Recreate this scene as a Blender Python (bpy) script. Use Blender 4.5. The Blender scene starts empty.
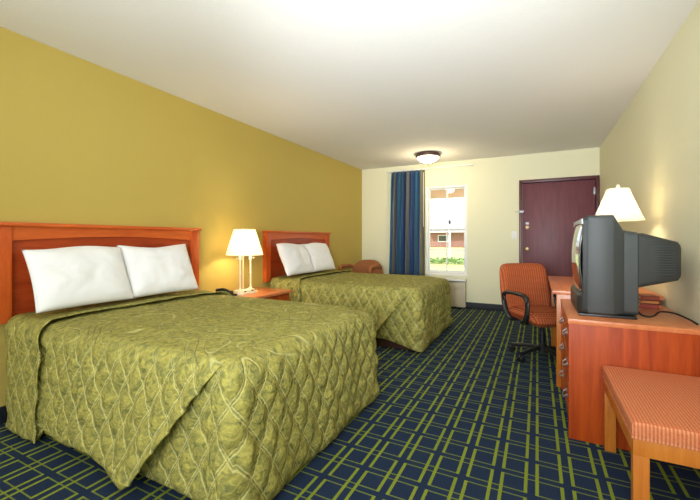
import bpy, bmesh, math, random
from mathutils import Vector, Matrix, noise
random.seed(4)
PI = math.pi
C = bpy.context.scene.collection

# ------------------------------------------------------------------ helpers
def lin(c):
    c /= 255.0
    return c / 12.92 if c <= .04045 else ((c + .055) / 1.055) ** 2.4
def col(r, g, b): return (lin(r), lin(g), lin(b), 1)

class NT:
    """small node-tree writer"""
    def __init__(s, name):
        s.m = bpy.data.materials.new(name); s.m.use_nodes = True
        s.t = s.m.node_tree; s.t.nodes.clear()
        s.out = s.t.nodes.new('ShaderNodeOutputMaterial')
    def n(s, typ, ins=None, **kw):
        nd = s.t.nodes.new('ShaderNode' + typ)
        for k, v in kw.items(): setattr(nd, k, v)
        for k, v in (ins or {}).items(): s.set(nd, k, v)
        return nd
    def set(s, nd, k, v):
        if isinstance(v, bpy.types.NodeSocket): s.t.links.new(v, nd.inputs[k])
        elif isinstance(v, bpy.types.Node): s.t.links.new(v.outputs[0], nd.inputs[k])
        else: nd.inputs[k].default_value = v
    def math(s, op, a, b=0.0, c=None):
        nd = s.n('Math', operation=op); s.set(nd, 0, a); s.set(nd, 1, b)
        if c is not None: s.set(nd, 2, c)
        return nd.outputs[0]
    def mix(s, f, a, b, blend='MIX'):
        nd = s.n('Mix', data_type='RGBA', blend_type=blend)
        s.set(nd, 0, f); s.set(nd, 6, a); s.set(nd, 7, b)
        return nd.outputs[2]
    def bsdf(s, base, rough=.6, **kw):
        b = s.n('BsdfPrincipled', {'Base Color': base, 'Roughness': rough})
        for k, v in kw.items(): s.set(b, k.replace('_', ' '), v)
        s.t.links.new(b.outputs[0], s.out.inputs[0]); return b
    def noise(s, vec, scale, detail=3, rough=.5, dist=0):
        return s.n('TexNoise', {'Vector': vec, 'Scale': scale, 'Detail': detail, 'Roughness': rough, 'Distortion': dist}).outputs[0]
    def ramp(s, f, *stops, interp='LINEAR'):
        r = s.n('ValToRGB'); r.color_ramp.interpolation = interp
        e = r.color_ramp.elements
        while len(e) < len(stops): e.new(.5)
        for q, (p, c) in zip(e, stops): q.position = p; q.color = c
        s.set(r, 0, f); return r.outputs[0]
    def obj(s): return s.n('TexCoord').outputs['Object']
    def scaled(s, v, sc):
        return s.n('Mapping', {'Vector': v, 'Scale': sc}).outputs[0]
    def bump(s, h, strength, dist=.01):
        return s.n('Bump', {'Height': h, 'Strength': strength, 'Distance': dist}).outputs[0]

def plain(name, c, rough=.6, bump=0, bscale=200, **kw):
    t = NT(name); o = t.obj()
    nz = t.noise(o, 9, 3)
    base = t.mix(t.math('MULTIPLY', nz, .12), c, tuple(x * .8 for x in c[:3]) + (1,))
    b = t.bsdf(base, rough, **kw)
    if bump: t.set(b, 'Normal', t.bump(t.noise(o, bscale, 2), bump, .004))
    return t.m

def wood(name, c1, c2, scale=(3, 3, 40), rough=.35, coat=.2):
    t = NT(name); o = t.obj()
    v = t.scaled(o, scale)
    a = t.noise(v, 1.6, 5, .55, .6)
    fine = t.noise(t.scaled(o, tuple(x * 6 for x in scale)), 2, 3)
    f = t.math('ADD', t.math('MULTIPLY', a, .75), t.math('MULTIPLY', fine, .25))
    base = t.ramp(f, (.3, c2), (.62, c1))
    t.bsdf(base, rough, Specular_IOR_Level=.3, Coat_Weight=coat, Coat_Roughness=.25)
    return t.m

class MB:
    def __init__(s): s.bm = bmesh.new()
    def box(s, x0, y0, z0, x1, y1, z1, bev=0, seg=2, mat=None):
        b = bmesh.new(); bmesh.ops.create_cube(b, size=1)
        bmesh.ops.scale(b, vec=(x1 - x0, y1 - y0, z1 - z0), verts=b.verts)
        if bev: bmesh.ops.bevel(b, geom=b.edges[:], offset=bev, segments=seg, affect='EDGES', profile=.6)
        bmesh.ops.translate(b, vec=((x0 + x1) / 2, (y0 + y1) / 2, (z0 + z1) / 2), verts=b.verts)
        if mat is not None: bmesh.ops.transform(b, matrix=mat, verts=b.verts)
        s.join(b); return s
    def join(s, b):
        me = bpy.data.meshes.new('t'); b.to_mesh(me); b.free(); s.bm.from_mesh(me); bpy.data.meshes.remove(me)
    def cyl(s, p0, p1, r0, r1=None, n=20, caps=True):
        r1 = r0 if r1 is None else r1
        p0, p1 = Vector(p0), Vector(p1); d = p1 - p0
        b = bmesh.new()
        bmesh.ops.create_cone(b, cap_ends=caps, segments=n, radius1=r0, radius2=r1, depth=d.length)
        M = Matrix.Translation((p0 + p1) / 2) @ d.to_track_quat('Z', 'Y').to_matrix().to_4x4()
        bmesh.ops.transform(b, matrix=M, verts=b.verts); s.join(b); return s
    def lathe(s, prof, n=32, cx=0, cy=0, M=None):
        b = bmesh.new(); rows = []
        for r, z in prof:
            if r < 1e-6: rows.append([b.verts.new((cx, cy, z))])
            else: rows.append([b.verts.new((cx + r * math.cos(2 * PI * k / n), cy + r * math.sin(2 * PI * k / n), z)) for k in range(n)])
        for A, B in zip(rows, rows[1:]):
            for k in range(n):
                k2 = (k + 1) % n
                if len(A) == 1 and len(B) == 1: continue
                if len(A) == 1: b.faces.new((A[0], B[k], B[k2]))
                elif len(B) == 1: b.faces.new((A[k], A[k2], B[0]))
                else: b.faces.new((A[k], A[k2], B[k2], B[k]))
        bmesh.ops.recalc_face_normals(b, faces=b.faces)
        if M is not None: bmesh.ops.transform(b, matrix=M, verts=b.verts)
        s.join(b); return s
    def tube(s, pts, r, n=10, closed=False, sx=1.0, up=(0, 0, 1)):
        pts = [Vector(p) for p in pts]; b = bmesh.new(); rings = []; N = len(pts)
        for i, p in enumerate(pts):
            a = pts[(i - 1) % N] if closed or i else p
            c = pts[(i + 1) % N] if closed or i < N - 1 else p
            t = (c - a).normalized(); u = Vector(up)
            if abs(t.dot(u)) > .97: u = Vector((1, 0, 0)) if abs(t.x) < .9 else Vector((0, 1, 0))
            sd = t.cross(u).normalized(); w = sd.cross(t)
            rings.append([b.verts.new(p + (sd * math.cos(2 * PI * k / n) * sx + w * math.sin(2 * PI * k / n)) * r) for k in range(n)])
        for i in range(N if closed else N - 1):
            A, B = rings[i], rings[(i + 1) % N]
            for k in range(n): b.faces.new((A[k], A[(k + 1) % n], B[(k + 1) % n], B[k]))
        if not closed: b.faces.new(rings[0]); b.faces.new(rings[-1][::-1])
        bmesh.ops.recalc_face_normals(b, faces=b.faces)
        s.join(b); return s
    def prism(s, poly, lo, hi, axis='z', bev=0):
        b = bmesh.new()
        def P(a, c, h): return {'z': (a, c, h), 'x': (h, a, c), 'y': (a, h, c)}[axis]
        A = [b.verts.new(P(a, c, lo)) for a, c in poly]; B = [b.verts.new(P(a, c, hi)) for a, c in poly]
        b.faces.new(A); b.faces.new(B[::-1])
        for k in range(len(A)):
            k2 = (k + 1) % len(A); b.faces.new((A[k], B[k], B[k2], A[k2]))
        bmesh.ops.recalc_face_normals(b, faces=b.faces)
        if bev: bmesh.ops.bevel(b, geom=b.edges[:], offset=bev, segments=2, affect='EDGES')
        s.join(b); return s
    def loft(s, rings, cap=True):
        b = bmesh.new(); R = [[b.verts.new(p) for p in r] for r in rings]; n = len(R[0])
        for A, B in zip(R, R[1:]):
            for k in range(n): b.faces.new((A[k], A[(k + 1) % n], B[(k + 1) % n], B[k]))
        if cap: b.faces.new(R[0]); b.faces.new(R[-1][::-1])
        bmesh.ops.recalc_face_normals(b, faces=b.faces); s.join(b); return s
    def build(s, name, mat, parent=None, smooth=35, label=None):
        me = bpy.data.meshes.new(name); s.bm.to_mesh(me); s.bm.free()
        o = bpy.data.objects.new(name, me); C.objects.link(o); me.materials.append(mat)
        if smooth:
            me.shade_smooth(); me.set_sharp_from_angle(angle=math.radians(smooth))
        if parent: o.parent = parent
        if label: o['label'] = label
        return o

def spline(pts, k=8, closed=False):
    P = [Vector(p) for p in pts]; N = len(P); out = []
    for i in range(N if closed else N - 1):
        g = lambda j: P[j % N] if closed else P[max(0, min(N - 1, j))]
        a, b, c, d = g(i - 1), g(i), g(i + 1), g(i + 2)
        for j in range(k):
            t = j / k
            out.append(.5 * ((2 * b) + (c - a) * t + (2 * a - 5 * b + 4 * c - d) * t * t + (3 * b - a - 3 * c + d) * t ** 3))
    if not closed: out.append(P[-1])
    return out

def tag(o, label, cat, group=None):
    o['label'] = label; o['category'] = cat
    if group: o['group'] = group
    return o
def thing(name, label, cat, loc=(0, 0, 0), rz=0, group=None):
    o = bpy.data.objects.new(name, None); C.objects.link(o); o.empty_display_size = .1
    o.location = loc; o.rotation_euler = (0, 0, rz); return tag(o, label, cat, group)
def struct(o): o['kind'] = 'structure'; return o
def copy_tree(o, parent=None):
    c = o.copy(); C.objects.link(c)
    if parent: c.parent = parent
    for ch in [x for x in bpy.data.objects if x.parent == o]: copy_tree(ch, c)
    return c

# ------------------------------------------------------------------ materials
def wall_paint(name, c, bstr=.25, rough=.75):
    t = NT(name); o = t.obj()
    base = t.mix(t.math('MULTIPLY', t.noise(o, 2.5, 4), .10), c, tuple(x * .8 for x in c[:3]) + (1,))
    b = t.bsdf(base, rough)
    t.set(b, 'Normal', t.bump(t.noise(o, 60, 4, .6), bstr, .004))
    return t.m
M_olive = wall_paint('mustard_paint', col(190, 167, 82))
M_cream = wall_paint('cream_paint', col(230, 226, 192))
M_ceil = wall_paint('ceiling_paint', col(236, 234, 228), .35, .9)
M_cherry = wood('cherry_wood', col(212, 98, 38), col(176, 66, 20), (12, 12, 1.2))
M_cherry_h = wood('cherry_wood_rail', col(214, 106, 44), col(184, 74, 24), (14, 1.2, 14))
M_cherry_d = wood('cherry_panel', col(176, 70, 28), col(136, 44, 16), (12, 1.2, 12))
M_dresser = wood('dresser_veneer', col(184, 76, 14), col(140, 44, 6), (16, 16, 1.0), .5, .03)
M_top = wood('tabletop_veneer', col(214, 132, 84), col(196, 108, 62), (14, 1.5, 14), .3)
M_bench = wood('beech_leg', col(206, 126, 48), col(184, 100, 34), (14, 14, 1.2))
M_dark = plain('dark_cove', col(13, 17, 28), .6)
M_black = plain('black_plastic', col(26, 27, 28), .4)
M_tv = plain('charcoal_plastic', col(62, 66, 66), .5, .3, 500)
M_tvback = plain('charcoal_vented_plastic', col(54, 56, 54), .55)
M_tvd = plain('tv_base_plastic', col(40, 42, 43), .45)
M_silver = plain('silver_trim', col(170, 172, 176), .35, Metallic=.5)
M_chrome = plain('brushed_steel', col(150, 150, 152), .45, Metallic=.7)
M_brass = plain('brass', col(170, 146, 104), .45, Metallic=.6)
M_white = plain('white_vinyl', col(236, 236, 232), .5)
M_ivory = plain('ivory_enamel', col(240, 228, 196), .35)
M_bronze = plain('bronze_ring', col(88, 66, 58), .4, Metallic=.4)
M_beige = plain('beige_enamel', col(190, 178, 150), .5)
M_base = plain('bed_base_cloth', col(70, 42, 28), .9)
M_matt = plain('mattress_cloth', col(225, 222, 212), .9)
M_inner = plain('outlet_black', col(15, 15, 15), .5)

t = NT('burgundy_door'); o_ = t.obj()
t.bsdf(t.ramp(t.noise(t.scaled(o_, (10, 10, 1.2)), 2, 4), (.3, col(96, 42, 50)), (.7, col(118, 56, 66))), .55, Coat_Weight=.08, Coat_Roughness=.3)
M_door = t.m
M_doorframe = plain('burgundy_frame', col(84, 32, 34), .4)

t = NT('white_pillow_cotton'); o_ = t.obj()
b = t.bsdf(col(240, 240, 242), .9, Sheen_Weight=.2)
t.set(b, 'Normal', t.bump(t.noise(o_, 7, 3, .5, .6), .35, .02)); M_pillow = t.m

# carpet: overlapping bright-green rectangles on navy
def carpet():
    t = NT('navy_carpet_green_grid'); p = t.n('NewGeometry').outputs['Position']
    sp = t.n('SeparateXYZ', {0: p}); X, Y = sp.outputs[0], sp.outputs[1]
    wob = t.math('MULTIPLY', t.math('SUBTRACT', t.noise(p, 260, 1), .5), .004)
    X = t.math('ADD', X, wob); Y = t.math('ADD', Y, wob)
    PX, PY, R, D, wt, wn = .2965, .292, .2495, .0195, .0145, .0070
    def fam(ox, oy):
        u = t.math('SUBTRACT', t.math('FLOORED_MODULO', t.math('SUBTRACT', X, ox - .02), PX), .02)
        v = t.math('FLOORED_MODULO', t.math('SUBTRACT', Y, oy), PY)
        near = lambda a, c, w: t.math('LESS_THAN', t.math('ABSOLUTE', t.math('SUBTRACT', a, c)), w / 2)
        inside = t.math('MULTIPLY', t.math('GREATER_THAN', v, D - wn / 2), t.math('LESS_THAN', v, PY - D + wn / 2))
        thick = t.math('MULTIPLY', t.math('MAXIMUM', near(u, 0, wt), near(u, R, wt)), inside)
        inx = t.math('MULTIPLY', t.math('GREATER_THAN', u, 0.0), t.math('LESS_THAN', u, R))
        thin = t.math('MULTIPLY', t.math('MAXIMUM', near(v, D, wn), near(v, PY - D, wn)), inx)
        return thick, thin
    a, b = fam(-.002, 2.099); c, d = fam(-.002 + .14825, 2.099 + .146)
    tk = t.math('MAXIMUM', a, c); tn = t.math('MAXIMUM', b, d)
    navy = t.ramp(t.noise(p, 300, 2), (.3, col(18, 27, 46)), (.7, col(50, 66, 96)))
    gr = t.ramp(t.noise(p, 300, 2), (.3, col(104, 120, 32)), (.7, col(154, 168, 60)))
    base = t.mix(t.math('MULTIPLY', tn, .72), navy, gr)
    base = t.mix(tk, base, gr)
    b_ = t.bsdf(base, .95, Specular_IOR_Level=.1)
    t.set(b_, 'Normal', t.bump(t.noise(p, 380, 2), .6, .004))
    return t.m
M_carpet = carpet()

# quilted bedspread
def quilt_mat():
    t = NT('olive_quilted_cotton')
    uv = t.n('UVMap', uv_map='cloth').outputs[0]; lat = t.n('UVMap', uv_map='lattice').outputs[0]
    w = t.n('Attribute', attribute_name='drop').outputs['Fac']
    s = t.n('SeparateXYZ', {0: lat})
    def line(x, wd, off=0):   # 1 on stitch lines
        f = t.math('FRACT', t.math('ADD', x, off)); d = t.math('ABSOLUTE', t.math('SUBTRACT', f, .5))
        return t.math('SUBTRACT', 1, t.math('SMOOTH_MIN', 1, t.math('DIVIDE', d, wd), .1))
    # double row of stitching along the lattice lines
    dl = t.math('MAXIMUM', t.math('MAXIMUM', line(s.outputs[0], .036, .5 - .05), line(s.outputs[0], .036, .5 + .05)),
                t.math('MAXIMUM', line(s.outputs[1], .036, .5 - .05), line(s.outputs[1], .036, .5 + .05)))
    # looping contour stitching on the top
    nz = t.noise(uv, 2.3, 0, .4, .8)
    cf = t.math('FRACT', t.math('MULTIPLY', nz, 11)); cd = t.math('ABSOLUTE', t.math('SUBTRACT', cf, .5))
    cl = t.math('SUBTRACT', 1, t.math('MINIMUM', 1, t.math('DIVIDE', cd, .085)))
    tw = t.math('SUBTRACT', 1, w)
    st = t.math('MAXIMUM', t.math('MULTIPLY', dl, t.math('MULTIPLY_ADD', w, .8, .2)), t.math('MULTIPLY', cl, t.math('MULTIPLY_ADD', tw, .85, .0)))
    # jacquard: light / dark leafy patches with fine hatch
    patch = t.ramp(t.noise(uv, 34, 4, .65, 1.2), (.36, (0, 0, 0, 1)), (.66, (1, 1, 1, 1)))
    u2 = t.n('SeparateXYZ', {0: uv})
    hatch = t.math('MULTIPLY_ADD', t.math('SINE', t.math('MULTIPLY', t.math('ADD', u2.outputs[0], t.math('MULTIPLY', u2.outputs[1], 1.6)), 900)), .5, .5)
    pf = t.math('MULTIPLY', patch, t.math('MULTIPLY_ADD', hatch, .4, .6))
    base = t.mix(pf, col(176, 165, 84), col(82, 92, 56))
    blue = t.ramp(t.noise(uv, 14, 3, .6, .8), (.58, (0, 0, 0, 1)), (.66, (1, 1, 1, 1)))
    base = t.mix(t.math('MULTIPLY', t.math('MULTIPLY', blue, hatch), .45), base, col(72, 92, 76))
    base = t.mix(t.math('MULTIPLY', st, .7), base, col(214, 208, 140))
    b = t.bsdf(base, .8, Specular_IOR_Level=.15)
    h = t.math('SUBTRACT', t.math('MULTIPLY', t.noise(uv, 20, 3, .6, 1.5), t.math('MULTIPLY_ADD', w, 1.05, .25)), t.math('MULTIPLY', t.math('MAXIMUM', t.math('MULTIPLY', cl, tw), t.math('MULTIPLY', t.math('MULTIPLY', dl, w), .3)), .55))
    t.set(b, 'Normal', t.bump(h, 1.0, .012))
    return t.m
M_quilt = quilt_mat()

def fabric(name, ca, cb, kx, ky, axis=(0, 1), rough=.9):
    t = NT(name); s = t.n('SeparateXYZ', {0: t.obj()})
    w = lambda i, k: t.math('MULTIPLY_ADD', t.math('SINE', t.math('MULTIPLY', s.outputs[i], k)), .5, .5)
    f = t.math('MULTIPLY', w(axis[0], kx), w(axis[1], ky))
    f = t.math('MULTIPLY_ADD', t.noise(t.obj(), 120, 2), .5, t.math('MULTIPLY', f, .8))
    b = t.bsdf(t.ramp(f, (.25, ca), (.75, cb)), rough, Specular_IOR_Level=.15)
    t.set(b, 'Normal', t.bump(f, .4, .003)); return t.m
M_benchfab = fabric('salmon_woven_dots', col(196, 100, 64), col(220, 150, 108), 2 * PI / .0115, 2 * PI / .0115)
M_chairfab = fabric('rust_striped_weave', col(142, 62, 32), col(194, 112, 70), 2 * PI / .024, 2 * PI / .012, (0, 2))
M_armfab = plain('brown_orange_weave', col(160, 100, 58), .9, .3, 150)

def curtain_mat():
    t = NT('blue_striped_curtain'); s = t.n('SeparateXYZ', {0: t.n('UVMap', uv_map='cloth').outputs[0]})
    bl, te, gy, db = col(20, 64, 112), col(34, 94, 122), col(104, 102, 96), col(16, 46, 84)
    seq = [te, bl, gy, db, bl, te, gy, bl, db, te, gy, bl, bl, bl, bl, te, bl, gy, col(112, 108, 84), col(96, 98, 72)]
    r = t.ramp(t.math('FRACT', s.outputs[0]), *[(i / 20, c) for i, c in enumerate(seq)], interp='CONSTANT')
    b = t.bsdf(r, .6, Sheen_Weight=.2)
    t.set(b, 'Normal', t.bump(t.noise(t.obj(), 240, 2), .2, .002)); return t.m
M_curtain = curtain_mat()

def shade_mat(name, c, tr=.6):
    t = NT(name)
    d = t.n('BsdfDiffuse', {'Color': c}); q = t.n('BsdfTranslucent', {'Color': c})
    m = t.n('MixShader', {0: tr, 1: d.outputs[0], 2: q.outputs[0]})
    t.t.links.new(m.outputs[0], t.out.inputs[0]); return t.m
M_shade = shade_mat('ivory_lampshade', col(252, 246, 230))
t = NT('lit_glass_dome'); t.bsdf(col(250, 244, 225), .3, Emission_Color=(1, .93, .74, 1), Emission_Strength=9); M_dome = t.m
t = NT('clear_glass'); g = t.n('BsdfTransparent', {'Color': (.97, .985, .98, 1)}); q = t.n('BsdfGlossy', {'Roughness': .03})
m = t.n('MixShader', {0: .05, 1: g.outputs[0], 2: q.outputs[0]}); t.t.links.new(m.outputs[0], t.out.inputs[0]); M_glass = t.m
t = NT('crt_screen_glass'); t.bsdf(col(58, 60, 58), .08, Specular_IOR_Level=.9, Coat_Weight=1.0, Coat_Roughness=.04); M_crt = t.m

def ext(name, c, c2, sc):
    t = NT(name); t.bsdf(t.ramp(t.noise(t.obj(), sc, 4), (.35, c), (.65, c2)), .9); return t.m
M_grass = ext('dry_lawn', col(196, 192, 128), col(168, 176, 104), .35)
M_shrubm = ext('shrub_green', col(110, 140, 84), col(140, 164, 100), 4)
M_roof = ext('grey_shingle', col(170, 164, 158), col(186, 180, 174), 1)
M_soffit = ext('tan_soffit', col(240, 200, 172), col(242, 208, 182), 2)
t = NT('red_brick'); bk = t.n('TexBrick', {'Vector': t.n('Mapping', {'Vector': t.obj(), 'Rotation': (PI / 2, 0, 0)}).outputs[0], 'Color1': col(150, 92, 80), 'Color2': col(132, 84, 76), 'Mortar': col(170, 150, 140), 'Scale': 3.0})
t.bsdf(bk.outputs[0], .9); M_brick = t.m

# ------------------------------------------------------------------ room
XL, XR, YF, YB, H = -2.94, .785, 6.27, -2.2, 2.44
WX0, WX1, WZ0, WZ1 = -1.72, -1.03, .55, 2.045        # window opening
DX0, DX1, DZ = -.215, .745, 2.0                     # door opening
T = .16
struct(MB().box(XL - T, YB - T, -.1, XR + T, YF + T, 0).build('floor', M_carpet, smooth=0))
struct(MB().box(XL - T, YB - T, H, XR + T, YF + T, H + .1).build('ceiling', M_ceil, smooth=0))
struct(MB().box(XL - T, YB - T, 0, XL, YF + T, H).build('wall_left', M_olive, smooth=0))
struct(MB().box(XR, YB - T, 0, XR + T, YF + T, H).build('wall_right', M_cream, smooth=0))
struct(MB().box(XL, YB - T, 0, XR, YB, H).build('wall_back', M_cream, smooth=0))
w = MB()
w.box(XL, YF, 0, WX0, YF + T, H).box(WX0, YF, 0, WX1, YF + T, WZ0).box(WX0, YF, WZ1, WX1, YF + T, H)
w.box(WX1, YF, 0, DX0, YF + T, H).box(DX0, YF, DZ, DX1, YF + T, H).box(DX1, YF, 0, XR, YF + T, H)
struct(w.build('wall_far', M_cream, smooth=0))
struct(MB().box(XL, YF - .012, 0, DX0 - .045, YF, .105, .003).build('baseboard_far', M_dark))
struct(MB().box(XL, YB, 0, XL + .012, YF - .013, .105, .003).build('baseboard_left', M_dark))
struct(MB().box(XR - .012, YB, 0, XR, YF - .013, .105, .003).build('baseboard_right', M_dark))

# door
dr = MB().box(DX0 + .004, YF + .03, .008, DX1 - .004, YF + .075, DZ - .004, .003).build('door_1', M_door); struct(dr)
fr = MB()
fr.box(DX0 - .04, YF - .02, 0, DX0, YF + .1, DZ + .045, .004).box(DX0, YF - .02, DZ, DX1, YF + .1, DZ + .045, .004)
fr.box(DX1, YF - .02, 0, XR - .002, YF + .1, DZ + .045, .004)
f_ = fr.build('trim_1', M_doorframe); struct(f_)
def rose(name, z, r, knob, label):
    m = MB(); Mx = Matrix.Translation((DX0 + .075, YF + .03, z)) @ Matrix.Rotation(PI / 2, 4, 'X')
    m.lathe([(0, 0), (r, 0), (r, .006), (r * .8, .012), (0, .012)], 24, M=Mx)
    if knob: m.lathe([(0, .01), (.012, .01), (.012, .03), (.024, .036), (.03, .05), (.024, .064), (0, .068)], 24, M=Mx)
    else: m.box(-.004, -.014, .012, .004, .014, .03, .002, mat=Mx)
    return m.build(name, M_brass, dr, label=label)
rose('door_knob', .99, .034, True, 'brass knob'); rose('deadbolt', 1.32, .030, False, 'brass deadbolt thumb turn')
MB().box(DX0 + .05, YF + .018, 1.36, DX0 + .10, YF + .03, 1.40, .003).build('lock_plate', M_chrome, dr)
m = MB().box(DX0 - .045, YF - .035, 1.545, DX0 + .03, YF - .02, 1.58, .003).cyl((DX0 - .1, YF - .03, 1.56), (DX0 - .02, YF - .03, 1.56), .004)
m.build('swing_latch', M_chrome, f_)
for z in (1.83, 1.0, .2):
    MB().box(DX1 - .03, YF + .02, z - .05, DX1 - .002, YF + .032, z + .05, .002).cyl((DX1 - .006, YF + .016, z - .05), (DX1 - .006, YF + .016, z + .05), .005).build('hinge', M_chrome, dr)

# window
wf = MB(); a0, a1, b0, b1 = WX0, WX1, WZ0, WZ1
def frame(m, x0, x1, z0, z1, t_, y0, y1):
    m.box(x0, y0, z0, x0 + t_, y1, z1, .003).box(x1 - t_, y0, z0, x1, y1, z1, .003)
    m.box(x0 + t_, y0, z1 - t_, x1 - t_, y1, z1, .003).box(x0 + t_, y0, z0, x1 - t_, y1, z0 + t_, .003)
frame(wf, a0, a1, b0, b1, .035, YF + .02, YF + .11)
win = struct(wf.build('window_1', M_white))
zc = (b0 + b1) / 2
for nm, z0, z1, y in (('upper_sash', zc - .015, b1 - .036, YF + .075), ('lower_sash', b0 + .036, zc + .02, YF + .045)):
    s = MB(); frame(s, a0 + .036, a1 - .036, z0, z1, .022, y, y + .025)
    xm = (a0 + a1) / 2; zm = (z0 + z1) / 2
    s.box(xm - .010, y + .004, z0 + .02, xm + .010, y + .020, z1 - .02).box(a0 + .05, y + .005, zm - .010, a1 - .05, y + .019, zm + .010)
    sh = s.build(nm, M_white, win)
    MB().box(a0 + .055, y + .0115, z0 + .018, a1 - .055, y + .0135, z1 - .018).build('pane', M_glass, sh, smooth=0)
MB().box(a0 - .012, YF - .02, b0 - .022, a1 + .012, YF + .02, b0 - .001, .004).build('window_sill', M_white, win)

# ------------------------------------------------------------------ outside
struct(MB().box(-60, YF + T, -.25, 40, 90, -.02).build('lawn_ground', M_grass, smooth=0))
bl = thing('brick_building', 'long low brick building with grey roof across the lawn', 'building', (-12, 54, -.02))
MB().box(-22, 0, 0, 14, 9, 2.25).build('wall', M_brick, bl, smooth=0)
MB().prism([(-.9, 2.15), (9.9, 2.15), (4.5, 3.5)], -23, 15, 'x').build('roof', M_roof, bl, smooth=0)
for k in range(9):
    x = -20 + k * 3.8
    wq = MB().box(x, -.06, .8, x + 1.5, 0, 1.8).build('window', M_white, bl, smooth=0)
    MB().box(x + .1, -.09, .9, x + 1.4, -.06, 1.7).build('pane', M_tvback, wq, smooth=0)
lp = thing('lamp_post', 'slim white post with dark head standing on the lawn', 'lamp post', (-3.9, 18.6, -.02))
MB().cyl((0, 0, 0), (0, 0, 1.9), .05, .04).build('pole', M_white, lp)
MB().lathe([(0, 1.9), (.05, 1.9), (.07, 2.05), (.04, 2.12), (0, 2.15)]).build('lamp_head', M_black, lp)
sh = MB(); random.seed(3)
for k in range(500):
    a, r = random.random() * 2 * PI, random.random() ** .5
    p = Vector((math.cos(a) * r * 1.6, math.sin(a) * r * .5, .05 + random.random() * .32 * (1 - r * .6)))
    q = Matrix.Translation(p) @ Matrix.Rotation(random.random() * 6, 4, 'Z') @ Matrix.Rotation(random.random() * 3, 4, 'X')
    sh.box(-.06, -.03, -.002, .06, .03, .002, mat=q)
sb = sh.build('low_shrub', M_shrubm, smooth=0); sb.location = (-3.7, 17.6, -.02)
tag(sb, 'low green shrub bed at the foot of the white post', 'shrub')
struct(MB().box(-6, 8.3, 2.07, 5, 8.45, 2.42).box(-6, YF + T, 2.42, 5, 8.45, 2.5).build('trim_2', M_soffit, smooth=0))

# ------------------------------------------------------------------ ceiling light
cl = thing('ceiling_light', 'round flush ceiling light with bronze ring and lit glass dome', 'ceiling light', (-1.49, 5.55, H))
MB().lathe([(0, -.001), (.17, -.001), (.19, -.02), (.188, -.05), (.172, -.06), (.15, -.055), (.15, -.03), (0, -.03)], 40).build('ring', M_bronze, cl)
MB().lathe([(.165, -.05), (.16, -.07), (.125, -.105), (.07, -.13), (0, -.14)], 40).build('glass_dome', M_dome, cl)
MB().lathe([(0, -.136), (.014, -.14), (.010, -.155), (.005, -.165), (.008, -.175), (0, -.182)], 16).build('finial', M_bronze, cl)

# curtain and its track
ct = thing('curtain', 'blue teal and grey striped pleated curtain drawn open beside the window', 'curtain', (-2.325, YF - .075, 0))
def pleats(u, z):
    top = max(0, (z - 2.2) / .12)
    w_ = .60 + (.07 * (1 - z / 2.33))
    x = u * w_ - (.07 * (1 - z / 2.33)) * .9
    amp = .046 * (1 - .35 * top)
    y = amp * math.sin(u * 2 * PI * 7.5 + .3 * math.sin(z * 2)) + .012 * math.sin(u * 2 * PI * 19 + z)
    return x, y
m = bmesh.new(); uvl = m.loops.layers.uv.new('cloth'); nu, nz_ = 150, 26; G = []
for j in range(nz_ + 1):
    z = .50 + (2.325 - .50) * j / nz_
    G.append([m.verts.new((*pleats(i / nu, z), z)) for i in range(nu + 1)])
for j in range(nz_):
    for i in range(nu):
        f = m.faces.new((G[j][i], G[j][i + 1], G[j + 1][i + 1], G[j + 1][i]))
        for lp_, (a, b) in zip(f.loops, ((i, j), (i + 1, j), (i + 1, j + 1), (i, j + 1))): lp_[uvl].uv = (a / nu * .999, b / nz_)
mm = MB(); mm.bm.free(); mm.bm = m
pc = mm.build('fabric_panel', M_curtain, ct)
sd = pc.modifiers.new('s', 'SOLIDIFY'); sd.thickness = .003
MB().cyl((.60, -.055, 1.35), (.60, -.055, 2.27), .0045).build('wand', M_white, ct, label='thin white pull wand')
tk = MB().box(-2.42, YF - .09, 2.332, -.93, YF - .06, 2.35, .003).box(-.96, YF - .062, 2.335, -.945, YF - .001, 2.347).box(-2.41, YF - .062, 2.335, -2.395, YF - .001, 2.347)
tag(tk.build('curtain_track', M_white), 'thin white curtain track across the top of the window', 'curtain track')

# wall unit, switch
un = thing('air_conditioner', 'beige wall heating and cooling unit below the window', 'air conditioner', (-1.4, YF, 0))
MB().box(-.30, -.12, .03, .36, -.014, .44, .01).build('cabinet', M_beige, un)
MB().box(-.31, -.135, .452, .37, -.014, .485, .008).build('top_grille', M_white, un)
MB().box(-.26, -.124, .32, .33, -.119, .40, .002).build('front_panel', M_beige, un)
sw = thing('light_switch', 'white light switch plate on the wall left of the door', 'light switch', (-.325, YF, 1.2))
MB().box(-.036, -.006, -.058, .036, 0, .058, .003).build('plate', M_white, sw)
MB().box(-.006, -.016, -.012, .006, -.005, .012, .002).build('toggle', M_ivory, sw)

# ------------------------------------------------------------------ headboards
hb = thing('headboard', 'cherry wood headboard on the wall behind the nearer bed', 'headboard', (XL, .99, 0), 0, None)
W_ = 1.5
MB().box(.003, .085, .62, .028, W_ - .085, 1.16, 0).build('panel', M_cherry_d, hb, smooth=0)
for y in (0, W_ - .09): MB().box(.003, y, .62, .055, y + .09, 1.215, .004).build('post', M_cherry, hb)
pts = [(.09, 1.215), (.09, 1.125)]
for k in range(21):
    s = k / 20; pts.append((.09 + (W_ - .18) * s, 1.125 + .028 * math.sin(PI * s)))
pts += [(W_ - .09, 1.215)]
MB().prism(pts, .003, .045, 'x').build('arched_rail', M_cherry_h, hb)
MB().box(.003, -.012, 1.215, .075, W_ + .012, 1.24, .006).build('cap_rail', M_cherry_h, hb)

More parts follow.
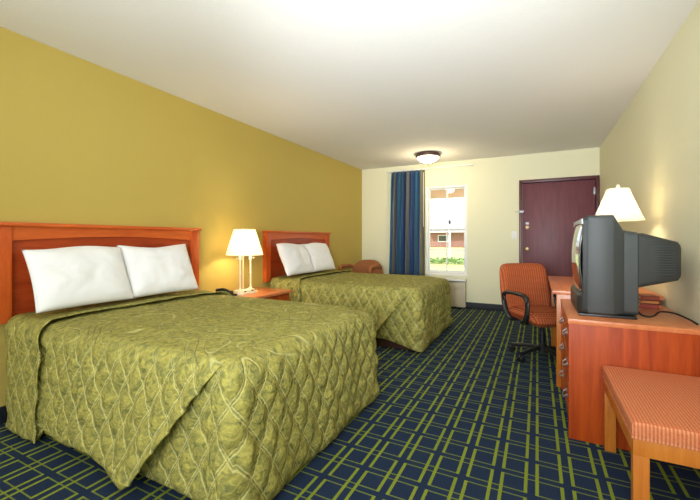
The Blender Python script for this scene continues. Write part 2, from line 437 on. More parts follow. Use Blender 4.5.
# ------------------------------------------------------------------ bed and bedspread
BW, BL, TOP = 1.37, 1.905, .648
bed = thing('bed', 'low cloth-sided bed base and mattress of the nearer bed', 'bed', (XL, 1.06, 0))
MB().box(.12, .09, .0, BL - .09, BW - .09, .295, .01).build('base', M_base, bed)
MB().box(.12, .075, .30, BL - .075, BW - .075, TOP - .06, .06, 4).build('mattress', M_matt, bed)

def smooth(a, b, x):
    t_ = max(0, min(1, (x - a) / (b - a))); return t_ * t_ * (3 - 2 * t_)
def bedspread(lift, wrap):
    bm = bmesh.new(); U1 = bm.loops.layers.uv.new('cloth'); U2 = bm.loops.layers.uv.new('lattice')
    dl = bm.verts.layers.float.new('drop')
    r = .065; x_in, y0, y1 = BL - r, r, BW - r; st = .0125
    NX = int(round((x_in - .08) / st)); NY = int(round((y1 - y0) / st))
    X0 = .08
    xs = [X0 + (x_in - X0) * i / NX for i in range(NX + 1)]; ys = [y0 + (y1 - y0) * j / NY for j in range(NY + 1)]
    xs = sorted(xs + [.432, .441, .446, .452, .458, .468])
    uvs = {}
    lw, lh = .125, .20
    def lattice(h, v): return (h / lw + v / lh, h / lw - v / lh)
    def puff(h, v):
        p, q = lattice(h, v); return (abs(math.sin(PI * p)) * abs(math.sin(PI * q))) ** .6
    def band(x, k=0):            # folded-over band at the pillow end
        return 0.0
    def topz(x, y):
        c = .012 * math.sin(PI * min(1, max(0, (y - y0) / (y1 - y0)))) ** .6 * smooth(x_in, x_in - .35, x)
        n = noise.noise(Vector((x * 3, y * 3, 1))) * .006 + noise.noise(Vector((x * 11, y * 11, 4))) * .0035
        e = min((x_in - x), y - y0, y1 - y) / .12
        return TOP - .022 * math.exp(-((x - x_in) ** 2 + (y - y1) ** 2) / .02) + (c + n + .004 * puff(x, y)) * smooth(0, 1, max(0, e)) + band(x, .02 * math.sin(y * 7))
    def V(co, uv, lat, w_):
        v = bm.verts.new(co); v[dl] = w_; uvs[v] = (uv, lat); return v
    top = [[V((x, y, topz(x, y)), (x, y), lattice(x, y), 0) for y in ys] for x in xs]
    def quads(G):
        for A, B in zip(G, G[1:]):
            for k in range(len(A) - 1):
                try: bm.faces.new((A[k], A[k + 1], B[k + 1], B[k]))
                except ValueError: pass
    quads(top)
    NR, ND = 7, 44                # rows round the rim, rows down the drop
    def drop_rows(path):
        """path: list of (base xy, normal xy, horizontal coord, fn(t)->(dx,dy,zbottom), uvfun, outward inset)"""
        G = []
        for (bx, by, nx, ny, hc, fn, uvf) in path:
            rowv = []
            for k in range(NR + ND + 1):
                if k <= NR:
                    th = k / NR * PI / 2; off = r * math.sin(th); dz = r * (1 - math.cos(th)); arc = r * th; t_ = 0
                    ex, ey, ez, ins = fn(0, arc)
                    off -= ins * math.sin(th); z = topz(bx, by) - dz - ins * (1 if ins else 0)
                    w_ = smooth(.02, .16, arc) ; bulge = 0
                    px, py = bx + nx * off + ex * 0, by + ny * off
                    # slide along the side (flap edge)
                    px += ex; py += ey
                else:
                    t_ = (k - NR) / ND
                    ex, ey, zb, ins = fn(t_, 0)
                    zt = TOP - r
                    z = zt + (zb - zt) * t_; arc = r * PI / 2 + (zt - z)
                    px, py = bx + nx * (r - ins) + ex, by + ny * (r - ins) + ey
                    w_ = smooth(.02, .16, arc)
                u_, v_ = uvf(arc, ex)
                hh = hc + (ex if abs(ny) > .7 else 0)
                d = (.026 * puff(hh, arc) + .010 * noise.noise(Vector((hh * 6, arc * 5, 7 + ny * 3))) + .007 * noise.noise(Vector((hh * 15, arc * 15, 2))) + .0035 * noise.noise(Vector((hh * 34, arc * 34, 9)))) * w_ * (1 - .8 * smooth(.9, 1, t_))
                rowv.append(V((px + nx * d, py + ny * d, z), (u_, v_), lattice(hh, arc), w_))
            G.append(rowv)
        quads(G)
    for side in (0, 1):           # near flap, far flap
        ny = -1 if side == 0 else 1; by = y0 if side == 0 else y1
        path = []
        for x in xs:
            frac = (x - X0) / (x_in - X0)
            def fn(t_, arc, x=x, frac=frac):
                # diagonal free edge at the foot end
                pull = -(.40 * t_ + .055) * smooth(.35, 1, frac) + .07 * smooth(0, .3, t_) * (1 - smooth(0, .25, frac))
                xx = x + pull
                tip = math.exp(-((frac - 1) / .19) ** 2)
                out = .035 * t_ + .055 * tip * t_ + .012 * math.sin(xx * 9) * t_
                bandk = 1 - smooth(.47, .49, x)
                out += .004 * bandk * smooth(0, .15, t_) - .020 * math.exp(-((x - .50) / .03) ** 2) * smooth(0, .2, t_) - .035 * t_ * (1 - smooth(.1, .5, x))
                zb = .085 - .055 * bandk + .01 * math.sin(x * 8) - .065 * tip + .05 * smooth(.93, 1, frac) ** 2
                if t_ > 0 or arc > 0: out += 0
                return (pull if t_ > 0 else pull * min(1, arc / .1), ny * out if t_ > 0 else 0, zb, 0)
            path.append((x, by, 0, ny, x, fn, (lambda arc, ex, x=x: (x + ex, by + ny * arc))))
        drop_rows(path)
    # foot panel wrapping round both corners and tucked behind the flaps
    path = []; back = .55; s0 = -r * PI / 2
    def side_fn(depth):
        def fn(t_, arc):
            k = smooth(0, .1, depth - .05)
            return (0, 0, .05 + .09 * smooth(0, .35, depth), .014 * k + .004 + .012 * t_)
        return fn
    def mk(side):
        L = []; sg = -1 if side == 0 else 1; by = y0 if side == 0 else y1
        n = int(back / st)
        for k in range(n):
            dpt = back * (1 - k / n)
            x = x_in - dpt
            def fn(t_, arc, dpt=dpt):
                k_ = smooth(.0, .12, dpt)
                return (0, sg * .02 * t_, lift + wrap * smooth(0, .35, dpt), (.022 + .018 * t_) * k_)
            L.append((x, by, 0, sg, by + sg * (dpt + r * PI / 2), fn, (lambda arc, ex, by=by, dpt=dpt: (x_in + arc, by + sg * (dpt + r * PI / 2)))))
        for k in range(9):
            th = k / 9 * PI / 2
            nx, nyy = math.sin(th), sg * math.cos(th); hc = by + sg * (r * (PI / 2 - th))
            def fn(t_, arc, nx=nx, nyy=nyy): return (nx * .028 * t_, nyy * .03 * t_, lift + (.02 - lift) * nx, 0)
            L.append((x_in, by, nx, nyy, hc, fn, (lambda arc, ex, hc=hc: (x_in + arc, hc))))
        return L
    A = mk(0); B = mk(1)[::-1]
    mid = []
    for y in ys:
        def fn(t_, arc, y=y): return ((.016 + .010 * math.sin(y * 11)) * t_, 0, .02, 0)
        mid.append((x_in, y, 1, 0, y, fn, (lambda arc, ex, y=y: (x_in + arc, y))))
    drop_rows(A + mid + B)
    bm.verts.ensure_lookup_table()
    for f in bm.faces:
        for l in f.loops: l[U1].uv, l[U2].uv = uvs[l.vert]
    bmesh.ops.remove_doubles(bm, verts=bm.verts, dist=.0015)
    bmesh.ops.recalc_face_normals(bm, faces=bm.faces)
    me = bpy.data.meshes.new('bedspread'); bm.to_mesh(me); bm.free()
    me.materials.append(M_quilt); me.shade_smooth()
    o = bpy.data.objects.new('bedspread', me); C.objects.link(o)
    s = o.modifiers.new('s', 'SOLIDIFY'); s.thickness = .008; s.offset = -1
    return o
def fold_band(parent):
    """the spread's top end folded back over itself: a loose strip lying over the sheet and down both sides"""
    bm = bmesh.new(); U1 = bm.loops.layers.uv.new('cloth'); U2 = bm.loops.layers.uv.new('lattice'); dl = bm.verts.layers.float.new('drop')
    r = .065; y0, y1 = r, BW - r; uvs = {}; G = []
    prof = []                                     # (y, z, ny, nz, arc, drop)
    zb = .02; n = 40
    for k in range(n): 
        t_ = 1 - k / n; prof.append((0, TOP - r - (TOP - r - zb) * t_, -1, 0, r * PI / 2 + (TOP - r - zb) * t_, t_))
    for k in range(9):
        th = PI / 2 * (1 - k / 9); prof.append((y0 - r * math.sin(th), TOP - r + r * math.cos(th), -math.sin(th), math.cos(th), r * th, 0))
    for k in range(91): 
        y = y0 + (y1 - y0) * k / 90; prof.append((y, TOP + .012 * math.sin(PI * k / 90) ** .6, 0, 1, -(y - y0), 0))
    m_ = len(prof)
    for k in range(9):
        th = PI / 2 * (k + 1) / 9; prof.append((y1 + r * math.sin(th), TOP - r + r * math.cos(th), math.sin(th), math.cos(th), -(y1 - y0) - r * th, 0))
    for k in range(n):
        t_ = (k + 1) / n; prof.append((BW, TOP - r - (TOP - r - zb) * t_, 1, 0, -(y1 - y0) - r * PI / 2 - (TOP - r - zb) * t_, t_))
    NXb = 34
    for (y, z, ny, nz, arc, t_) in prof:
        row = []
        side = abs(ny)
        for i in range(NXb + 1):
            u = i / NXb
            xe = .452 + .012 * math.sin(arc * 9) + .05 * side
            xa = .075 + .06 * smooth(0, .3, t_)
            x = xa + (xe - xa) * u
            off = .016 + .010 * smooth(.85, 1, u) + .012 * math.sin(PI * u) * t_ + (.004 + .012 * t_) * side
            d = .010 * (abs(math.sin(PI * (x / .125 + arc / .2))) * abs(math.sin(PI * (x / .125 - arc / .2)))) ** .6 * side + .006 * noise.noise(Vector((x * 9, arc * 9, 3)))
            o_ = off + d
            v = bm.verts.new((x, y + ny * o_, z + nz * o_)); v[dl] = smooth(.02, .16, abs(arc) if t_ > 0 else 0)
            uvs[v] = ((x + 3, arc), (x / .125 + arc / .2, x / .125 - arc / .2)); row.append(v)
        G.append(row)
    for A, B in zip(G, G[1:]):
        for k in range(NXb): bm.faces.new((A[k], A[k + 1], B[k + 1], B[k]))
    for f in bm.faces:
        for l in f.loops: l[U1].uv, l[U2].uv = uvs[l.vert]
    bmesh.ops.recalc_face_normals(bm, faces=bm.faces)
    me = bpy.data.meshes.new('folded_edge'); bm.to_mesh(me); bm.free(); me.materials.append(M_quilt); me.shade_smooth()
    o = bpy.data.objects.new('folded_edge', me); C.objects.link(o); o.parent = parent
    sd = o.modifiers.new('s', 'SOLIDIFY'); sd.thickness = .007; sd.offset = 0
    return o
bs = bedspread(.035, .01); fold_band(bs); bs.location = (XL, 1.06, 0)
tag(bs, 'green quilted bedspread draped to the carpet over the nearer bed', 'bedspread')

def pillow_mesh(seed, w=.60, h=.415, d=.14):
    b = bmesh.new(); n = 34; F = []; K = []
    for sgn, G in ((1, F), (-1, K)):
        for j in range(n + 1):
            row = []
            for i in range(n + 1):
                u, v = i / n * 2 - 1, j / n * 2 - 1
                t_ = (max(0, 1 - abs(u) ** 3.4) * max(0, 1 - abs(v) ** 3.0)) ** .6
                pin = 1 - .03 * (1 - abs(u) ** 2) * abs(v) ** 3; pin2 = 1 - .045 * (1 - abs(v) ** 2) * abs(u) ** 3
                nn = noise.noise(Vector((u * 2, v * 2, seed))) * .02 * t_ + noise.noise(Vector((u * 5, v * 5, seed + 3))) * .006 * t_
                row.append(b.verts.new((sgn * (d / 2 * t_ + nn), u * w / 2 * pin2, v * h / 2 * pin + .012 * math.sin(u * 3 + seed) * (v > 0) * v)))
            G.append(row)
    for G in (F, K):
        for j in range(n):
            for i in range(n): b.faces.new((G[j][i], G[j][i + 1], G[j + 1][i + 1], G[j + 1][i]))
    bmesh.ops.remove_doubles(b, verts=b.verts, dist=.0008)
    bmesh.ops.recalc_face_normals(b, faces=b.faces)
    mm = MB(); mm.bm.free(); mm.bm = b; return mm
DY = 2.475
def pillow(seed, loc, rz, rx, label, ry=-.42):
    o = pillow_mesh(seed).build('pillow', M_pillow, smooth=0); o.data.shade_smooth()
    o.location = loc; o.rotation_euler = (rx, ry, rz); tag(o, label, 'pillow', 'white pillows on the beds'); return o
pillow(1, (-2.68, 1.375, .893), .02, .0, 'white pillow on the nearer bed, at the edge away from the nightstand')
pillow(5, (-2.705, 1.955, .893), -.02, .0, 'white pillow on the nearer bed, on the side by the nightstand')
pillow(9, (-2.68, 1.31 + DY, .893), .02, .0, 'white pillow on the farther bed, on the side by the nightstand')
pillow(14, (-2.70, 1.895 + DY, .893), -.02, .0, 'white pillow on the farther bed, on the window side')
for src, lab in ((hb, 'cherry wood headboard on the wall behind the farther bed'), (bed, 'low cloth-sided bed base and mattress of the farther bed by the window'),
                 ):
    c = copy_tree(src); c.location.y += DY; c['label'] = lab

bs2 = bedspread(.05, .055); fold_band(bs2); bs2.location = (XL, 1.06 + DY, 0)
tag(bs2, 'green quilted bedspread draped over the farther bed by the window', 'bedspread')

# ------------------------------------------------------------------ nightstand, lamp, phone
ns = thing('nightstand', 'cherry nightstand between the two beds under a lamp', 'nightstand', (XL, 2.6, 0))
MB().box(.02, .02, .06, .50, .72, .552, .003).build('body', M_dresser, ns)
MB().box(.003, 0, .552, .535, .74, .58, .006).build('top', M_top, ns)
for z0, z1 in ((.10, .31), (.33, .53)):
    d_ = MB().box(.50, .045, z0, .516, .695, z1, .004).build('drawer', M_dresser, ns)
    MB().tube(spline([(.516, .31, (z0 + z1) / 2), (.54, .33, (z0 + z1) / 2), (.54, .41, (z0 + z1) / 2), (.516, .43, (z0 + z1) / 2)], 5), .005).build('handle', M_chrome, d_)
lm = thing('table_lamp', 'lit table lamp on the nightstand with two ivory candlestick poles', 'lamp', (-2.66, 2.86, .58))
MB().prism([(-.075, -.10), (-.045, -.14), (.045, -.14), (.075, -.10), (.075, .10), (.045, .14), (-.045, .14), (-.075, .10)], 0, .022, 'z', .004).prism(
    [(-.055, -.085), (-.035, -.115), (.035, -.115), (.055, -.085), (.055, .085), (.035, .115), (-.035, .115), (-.055, .085)], .022, .042, 'z', .004).build('base', M_ivory, lm)
for y in (-.075, .075):
    MB().lathe([(0, .04), (.018, .04), (.02, .052), (.009, .062), (.008, .2), (.012, .21), (.008, .22), (.007, .335), (.012, .345), (.016, .355), (0, .355)], 18, .01, y).build('candlestick', M_ivory, lm)
    MB().lathe([(0, .355), (.0135, .355), (.0135, .42), (0, .42)], 18, .01, y).build('candle_sleeve', M_white, lm)
    MB().cyl((.01, y, .366), (.01, y + (.05 if y > 0 else -.05), .362), .003).cyl((.01, y + (.045 if y > 0 else -.045), .362), (.01, y + (.056 if y > 0 else -.056), .361), .006).build('switch', M_ivory, lm)
    MB().box(.056, y * .7 - .012, .026, .06, y * .7 + .012, .038, .002).build('outlet', M_inner, lm)
MB().cyl((-.02, 0, .04), (-.02, 0, .56), .005).cyl((-.02, 0, .645), (-.02, 0, .665), .006, .003).build('centre_rod', M_ivory, lm)
def shade(parent, zb, zt, rb, rt, n=48, ribs=0, M=M_shade, name='lamp_shade'):
    nn = ribs if ribs else n
    m = MB(); m.lathe([(rb, zb), (rb + (rt - rb) * (.58 if ribs else .5), zb + (zt - zb) * .5 ), (rt, zt), (rt - .003, zt), (rb + (rt - rb) * .5 - .003, (zb + zt) / 2), (rb - .003, zb), (rb, zb)], nn)
    return m.build(name, M, parent, smooth=0 if ribs else 35)
so = shade(lm, .395, .655, .185, .107)
MB().tube([(-.02, 0, .56), (-.02, .08, .58), (-.02, .1, .61), (-.02, .05, .648), (-.02, 0, .652)], .002, 6).tube([(-.02, 0, .56), (-.02, -.08, .58), (-.02, -.1, .61), (-.02, -.05, .648), (-.02, 0, .652)], .002, 6).build('harp', M_brass, lm)
ph = thing('telephone', 'black telephone on the nightstand beside the nearer bed', 'telephone', (-2.71, 2.66, .58), .03)
MB().prism([(-.1, 0), (.09, 0), (.09, .02), (-.1, .045)], -.055, .055, 'y', .004).build('body', M_black, ph)
MB().tube(spline([(-.075, -.03, .057), (-.02, -.03, .066), (.04, -.03, .056), (.085, -.03, .04)], 6), .016, 10, sx=1.3).lathe([(0, -.012), (.022, -.012), (.026, .008), (.018, .02), (0, .022)], 18, M=Matrix.Translation((.085, -.03, .040))).lathe([(0, -.012), (.022, -.012), (.026, .008), (.018, .02), (0, .022)], 18, M=Matrix.Translation((-.075, -.03, .052))).build('handset', M_black, ph)

# ------------------------------------------------------------------ armchair in the corner
ac = thing('armchair', 'rounded brown orange armchair in the corner beyond the farther bed', 'armchair', (-2.625, 5.58, 0))
bk_ = []
for k in range(15):
    s = k / 14; x = -.29 + .60 * s
    bk_.append((x, .47 + .33 * (1 - abs(2 * s - 1) ** 3) ** .5 * (.9 + .1 * s)))
MB().prism([(-.29, .3)] + bk_ + [(.31, .3)], .16, .27, 'y', .02).build('backrest', M_armfab, ac)
MB().box(-.25, -.27, .28, .25, .16, .45, .04, 3).build('seat', M_armfab, ac)
for s in (-1, 1):
    MB().tube(spline([(s * .265, .2, .66), (s * .27, .05, .69), (s * .27, -.15, .69), (s * .265, -.26, .66), (s * .265, -.27, .5), (s * .26, -.27, .3)], 6), .03, 12).build('armrest', M_armfab, ac)
    for y in (-.24, .2): MB().cyl((s * .24, y, 0), (s * .24, y, .29), .018, .024).build('leg', M_bench, ac)

# ------------------------------------------------------------------ dresser
DN, DF, DH, FX = 2.436, 3.225, .6815, .158
ds = thing('dresser', 'cherry dresser with three rows of drawers holding the television', 'dresser', (FX, DN, 0))
dw, dd = DF - DN, .60
m = MB().box(0, 0, 0, dd, .022, DH - .028, .002); m.build('side_panel', M_dresser, ds)
MB().box(0, dw - .022, 0, dd, dw, DH - .028, .002).build('side_panel', M_dresser, ds)
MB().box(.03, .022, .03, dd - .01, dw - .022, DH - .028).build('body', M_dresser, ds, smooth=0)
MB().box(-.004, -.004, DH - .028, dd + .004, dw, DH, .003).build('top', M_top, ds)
for cidx in range(2):
    ya = .026 + cidx * (dw - .052) / 2; yb = ya + (dw - .052) / 2 - .006
    for rI in range(3):
        z0 = .075 + rI * .19; z1 = z0 + .183; zm = (z0 + z1) / 2 + .01; ym = (ya + yb) / 2
        d_ = MB().box(.004, ya, z0, .03, yb, z1, .004).build('drawer', M_cherry, ds)
        h_ = MB().tube(spline([(.004, ym - .045, zm + .012), (-.013, ym - .043, zm), (-.016, ym - .03, zm - .012), (-.016, ym + .03, zm - .012), (-.013, ym + .043, zm), (.004, ym + .045, zm + .012)], 4), .0035, 8)
        h_.box(-.002, ym - .06, zm + .002, .004, ym - .038, zm + .02, .002).box(-.002, ym + .038, zm + .002, .004, ym + .06, zm + .02, .002)
        h_.build('handle', M_chrome, d_)

# desk
dk = thing('desk', 'cherry writing desk beyond the dresser, swivel chair pushed up to it', 'desk', (.1, 3.235, 0))
MB().box(.0, .0, .712, .675, 1.28, .74, .004).build('top', M_top, dk)
MB().box(.03, .015, 0, .66, .04, .711, .003).build('side_panel', M_bench, dk)
MB().box(.03, 1.22, 0, .66, 1.245, .711, .003).build('side_panel', M_bench, dk)
MB().box(.62, .04, .2, .64, 1.22, .711).build('back_panel', M_dresser, dk, smooth=0)
MB().box(.34, .04, .62, .36, 1.22, .711).build('apron', M_dresser, dk, smooth=0)

# lamp on desk
l2 = thing('table_lamp', 'ivory panelled lamp on the desk, half hidden behind the television', 'lamp', (.545, 3.42, .74))
MB().lathe([(0, 0), (.085, 0), (.085, .015), (.05, .03), (.03, .05), (.045, .10), (.062, .17), (.058, .25), (.03, .33), (.014, .37), (.014, .45), (0, .45)], 32).build('base', M_ivory, l2)
shade(l2, .535, .775, .168, .072, ribs=10)
MB().cyl((0, 0, .45), (0, 0, .785), .004).lathe([(0, .78), (.012, .785), (.014, .795), (.008, .808), (0, .813)], 14).build('harp_rod', M_ivory, l2)

# ------------------------------------------------------------------ television
tv = thing('television', 'bulky charcoal tube television standing on the dresser', 'television', (.008, 0, DH))
Yn, Yf = 2.55, 3.16; Yc = (Yn + Yf) / 2; z0, z1 = .014, .592
def rr(x, hy, za, zb, rad, n=4):
    pts = []
    for cx, cz, a0 in ((Yc + hy - rad, zb - rad, 0), (Yc - hy + rad, zb - rad, 90), (Yc - hy + rad, za + rad, 180), (Yc + hy - rad, za + rad, 270)):
        for k in range(n + 1):
            a = math.radians(a0 + 90 * k / n); pts.append((x, cx + rad * math.cos(a), cz + rad * math.sin(a)))
    return pts
hy = (Yf - Yn) / 2
MB().loft([rr(.252, hy - .004, z0 + .003, z1 - .004, .02), rr(.258, hy, z0, z1, .02), rr(.375, hy, z0, z1, .022), rr(.382, hy - .004, z0, z1 - .003, .022), rr(.425, hy - .035, z0, z1 - .075, .03), rr(.435, hy - .045, z0, z1 - .088, .03), rr(.498, hy - .05, z0 + .002, z1 - .10, .03), rr(.503, hy - .056, z0 + .005, z1 - .106, .03)]).build('cabinet', M_tv, tv)
bk_m = MB().loft([rr(.45, hy - .06, z0 + .14, z1 - .105, .03), rr(.53, hy - .068, z0 + .165, z1 - .105, .03), rr(.69, hy - .095, z0 + .205, z1 - .155, .03), rr(.702, hy - .105, z0 + .22, z1 - .17, .03)])
for k in range(12):
    zz = z0 + .24 + k * .014
    bk_m.box(.54, Yn + .073, zz, .67, Yn + .10, zz + .005)
bk_m.build('rear_housing', M_tvback, tv)
# bezel ring round a bulging tube
n_o = rr(.252, hy - .006, z0 + .006, z1 - .008, .02); n_o2 = rr(.232, hy - .012, z0 + .012, z1 - .014, .02)
n_i2 = rr(.230, hy - .05, z0 + .115, z1 - .045, .03); n_i = rr(.250, hy - .052, z0 + .117, z1 - .047, .03)
MB().loft([n_o, n_o2, n_i2, n_i], cap=False).build('bezel', M_tvd, tv)
MB().box(.226, Yn + .02, z1 - .05, .236, Yf - .02, z1 - .018, .004).build('bezel_strip', M_silver, tv, label='silver strip above the screen')
g = bmesh.new(); S = []
for j in range(25):
    row = []
    for i in range(25):
        u, v = i / 12 - 1, j / 12 - 1
        row.append(g.verts.new((.242 - .05 * (1 - .5 * u * u - .5 * v * v) , Yc + u * (hy - .05), (z0 + .115 + z1 - .045) / 2 + v * (z1 - z0 - .16) / 2)))
    S.append(row)
for j in range(24):
    for i in range(24): g.faces.new((S[j][i], S[j + 1][i], S[j + 1][i + 1], S[j][i + 1]))
mm = MB(); mm.bm.free(); mm.bm = g; sc_ = mm.build('screen', M_crt, tv); sd = sc_.modifiers.new('s', 'SOLIDIFY'); sd.thickness = .004; sd.offset = -1
MB().loft([rr(.205, hy - .06, z0 + .0, z0 + .10, .02), rr(.225, hy - .02, z0 + .0, z0 + .112, .02), rr(.25, hy - .008, z0, z0 + .114, .02)]).build('speaker_panel', M_tvd, tv)
MB().box(.21, Yn + .015, 0, .49, Yf - .03, .0138, .004).build('swivel_base', M_black, tv)
tag(MB().tube(spline([(.50, 2.72, .76), (.53, 2.68, .70), (.56, 2.66, .69), (.60, 2.70, .69), (.64, 2.74, .71), (.69, 2.68, .715), (.73, 2.60, .70), (.745, 2.54, .688)], 8), .005, 8).build('power_cable', M_black), 'black cable trailing from the television across the dresser top', 'cable')
for k, (c, h_, lab) in enumerate((((150, 52, 30), .03, 'dark red book at the bottom of the stack behind the television'), ((196, 118, 52), .022, 'tan book in the middle of the stack behind the television'), ((142, 56, 26), .028, 'brown book on top of the stack behind the television'))):
    zb = DH + (0, .0305, .053)[k]
    bo = thing('book', lab, 'book', (.655 - .003 * k, 3.09, zb), PI + .06 * (k - 1), 'books behind the television')
    cm = plain('book_cloth_%s' % 'abc'[k], col(*c), .6)
    MB().box(-.05, -.065, 0, .05, .065, .003).box(-.05, -.065, h_ - .003, .05, .065, h_).box(-.05, -.065, 0, -.046, .065, h_).box(-.05, .061, 0, .05, .065, h_).build('cover', cm, bo, smooth=0)
    MB().box(-.045, -.061, .0032, .047, .060, h_ - .0032).build('pages', M_ivory, bo, smooth=0)

# ------------------------------------------------------------------ swivel chair
ch = thing('desk_chair', 'rust upholstered swivel chair with black arms beside the desk', 'chair', (.04, 3.97, 0), math.radians(36))
# local: faces -y
g = bmesh.new()
def cushion(w, d, h, n=20, fx=4, fy=4):
    b = bmesh.new(); F = []
    for sg in (1, -1):
        G = []
        for j in range(n + 1):
            row = []
            for i in range(n + 1):
                u, v = i / n * 2 - 1, j / n * 2 - 1
                r_ = max(abs(u), abs(v)); k = 1
                if r_ > 0:
                    ln = (abs(u) ** 7 + abs(v) ** 7) ** (1 / 7); k = r_ / ln
                uu, vv = u * k, v * k
                t_ = max(0, 1 - r_ ** fx) ** .5
                row.append(b.verts.new((uu * w / 2, vv * d / 2, sg * h / 2 * (.0 + 1.0 * t_))))
            G.append(row)
        for j in range(n):
            for i in range(n): b.faces.new((G[j][i], G[j][i + 1], G[j + 1][i + 1], G[j + 1][i]))
    bmesh.ops.remove_doubles(b, verts=b.verts, dist=.0006); bmesh.ops.recalc_face_normals(b, faces=b.faces); return b
b = cushion(.50, .50, .11, fx=8)
for v in b.verts: v.co.z += .415 - (.03 * max(0, -v.co.y - .12) / .13)
mm = MB(); mm.bm.free(); mm.bm = b; mm.build('seat', M_chairfab, ch, smooth=60)
b = cushion(.55, .50, .10, fx=9)
for v in b.verts:
    x, y, z = v.co; w_ = 1 - .10 * max(0, (y + .25) / .5 - .5)
    v.co = Vector((x * w_, .225 - z + .10 * (y + .25) / .5 - .25 * x * x * 1.6 + .02, .635 + y))
mm = MB(); mm.bm.free(); mm.bm = b; bmesh.ops.recalc_face_normals(b, faces=b.faces); mm.build('backrest', M_chairfab, ch, smooth=60)
for s in (-1, 1):
    pts = spline([(s * .20, .12, .355), (s * .265, .10, .37), (s * .285, .15, .45), (s * .285, .185, .565), (s * .285, .14, .615), (s * .285, -.06, .625), (s * .285, -.16, .605), (s * .285, -.185, .53), (s * .28, -.16, .41), (s * .265, -.08, .365), (s * .2, -.06, .355)], 6)
    MB().tube(pts, .017, 12, sx=1.5).build('armrest', M_black, ch)
MB().box(-.12, -.12, .335, .12, .14, .36, .008).box(-.03, .1, .34, .03, .27, .36, .005).box(-.03, .255, .34, .03, .28, .60, .005).build('seat_plate', M_black, ch)
MB().cyl((0, 0, .09), (0, 0, .24), .028).cyl((0, 0, .24), (0, 0, .335), .018).build('gas_column', M_black, ch)
MB().lathe([(0, .07), (.045, .07), (.045, .12), (.03, .14), (0, .14)], 24).build('hub', M_black, ch)
for k in range(5):
    a = math.radians(124 + 72 * k)     # local angle
    dx, dy = math.cos(a), math.sin(a)
    L = MB().tube([(dx * .03, dy * .03, .105), (dx * .16, dy * .16, .095), (dx * .285, dy * .285, .075)], .018, 8, sx=1.2).build('leg', M_black, ch)
    nx, ny = -dy, dx; cx, cy = dx * .285, dy * .285
    c_ = MB()
    for s in (-1, 1): c_.cyl((cx + nx * s * .010, cy + ny * s * .010, .026), (cx + nx * s * .026, cy + ny * s * .026, .026), .026, n=20)
    c_.cyl((cx - nx * .01, cy - ny * .01, .026), (cx + nx * .01, cy + ny * .01, .026), .008).cyl((cx, cy, .03), (cx, cy, .075), .008)
    c_.build('caster', M_black, L)

# ------------------------------------------------------------------ bench
BX, BY0, BY1 = .315, 1.715, 2.425
bn = thing('bench', 'low wooden bench with salmon woven cushion in front of the dresser', 'bench', (BX, BY0, 0))
bw, bd = .455, BY1 - BY0
MB().box(.006, .006, .32, bw - .006, bd - .006, .385, .002).build('seat_frame', M_bench, bn)
for x in (.006, bw - .056):
    for y in (.006, bd - .046): MB().box(x, y, 0, x + .05, y + .04, .322, .002).build('leg', M_bench, bn)
b = MB().box(0, 0, .385, bw, bd, .45, .018, 4)
b.tube([(.004, .004, .388), (bw - .004, .004, .388), (bw - .004, bd - .004, .388), (.004, bd - .004, .388)], .005, 8, closed=True)
b.tube([(.007, .007, .444), (bw - .007, .007, .444), (bw - .007, bd - .007, .444), (.007, bd - .007, .444)], .004, 8, closed=True)
b.build('cushion', M_benchfab, bn)

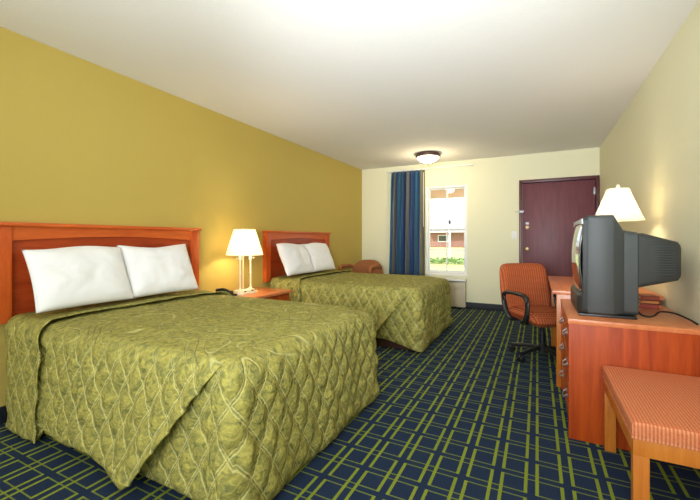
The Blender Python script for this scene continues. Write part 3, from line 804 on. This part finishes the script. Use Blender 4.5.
# ------------------------------------------------------------------ light
def light(kind, name, loc, energy, color=(1, 1, 1), size=.1, rot=None, **kw):
    l = bpy.data.lights.new(name, kind); l.energy = energy; l.color = color
    if kind == 'AREA': l.shape = 'RECTANGLE'; l.size = size; l.size_y = kw.get('sy', size)
    elif kind == 'SUN': l.angle = size
    else: l.shadow_soft_size = size
    o = bpy.data.objects.new(name, l); C.objects.link(o); o.location = loc
    if rot: o.rotation_euler = rot
    return o
WARM = (1, .82, .56)
light('POINT', 'lamp_bulb', (-2.665, 2.86, 1.08), 8.5, WARM, .04)
light('POINT', 'desk_lamp_bulb', (.545, 3.42, 1.38), 3.2, (1, .88, .68), .04)
light('POINT', 'ceiling_fixture_bulb', (-1.49, 5.55, 2.1), 9, (1, .80, .5), .08)
COOL = (.86, .92, 1)
light('AREA', 'fill_up', (-.6, -.7, 1.15), 20, COOL, 1.4, (PI + .15, 0, 0), sy=1.0)  # unseen fill added behind the camera to brighten the near ceiling
def spot(name, loc, aim, e, ang):
    l = bpy.data.lights.new(name, 'SPOT'); l.energy = e; l.color = COOL; l.spot_size = math.radians(ang); l.spot_blend = 1; l.shadow_soft_size = .25
    o = bpy.data.objects.new(name, l); C.objects.link(o); o.location = loc
    o.rotation_euler = (Vector(aim) - Vector(loc)).to_track_quat('-Z', 'Y').to_euler()
spot('fill_spot', (-.2, -.5, 1.3), (-1.2, 3.4, 2.9), 250, 110)  # added wide fill spot, standing in for flash bounced off the ceiling
spot('fill_spot_far', (-.3, -.5, 1.2), (-1.0, 5.3, 2.75), 420, 62)  # second added fill spot, lifts the dim far ceiling
light('AREA', 'fill_rear', (-.4, -2.0, 1.3), 75, COOL, 2.2, (math.radians(94), 0, 0), sy=1.8)  # large unseen fill panel added at the back wall, no fixture modelled
light('SUN', 'sun', (0, 0, 20), 4.5, (1, .96, .88), .01, (math.radians(42), 0, math.radians(35)))
w = bpy.data.worlds.new('sky'); bpy.context.scene.world = w; w.use_nodes = True
bg = w.node_tree.nodes['Background']; bg.inputs[0].default_value = (.86, .93, 1, 1); bg.inputs[1].default_value = 2.0

# ------------------------------------------------------------------ camera
cam = bpy.data.cameras.new('camera'); co = bpy.data.objects.new('camera', cam); C.objects.link(co)
co.location = (0, 0, 1.132); co.rotation_euler = (PI / 2, 0, .4708)
cam.sensor_width = 36; cam.lens = 368.5 / 700 * 36; cam.shift_y = -(250 - 239.5) / 700; cam.clip_start = .05; cam.clip_end = 300
sc = bpy.context.scene; sc.camera = co
sc.view_settings.view_transform = 'Standard'; sc.view_settings.look = 'None'; sc.view_settings.gamma = 1
sc.view_settings.exposure = 0.35; sc.view_settings.use_curve_mapping = False
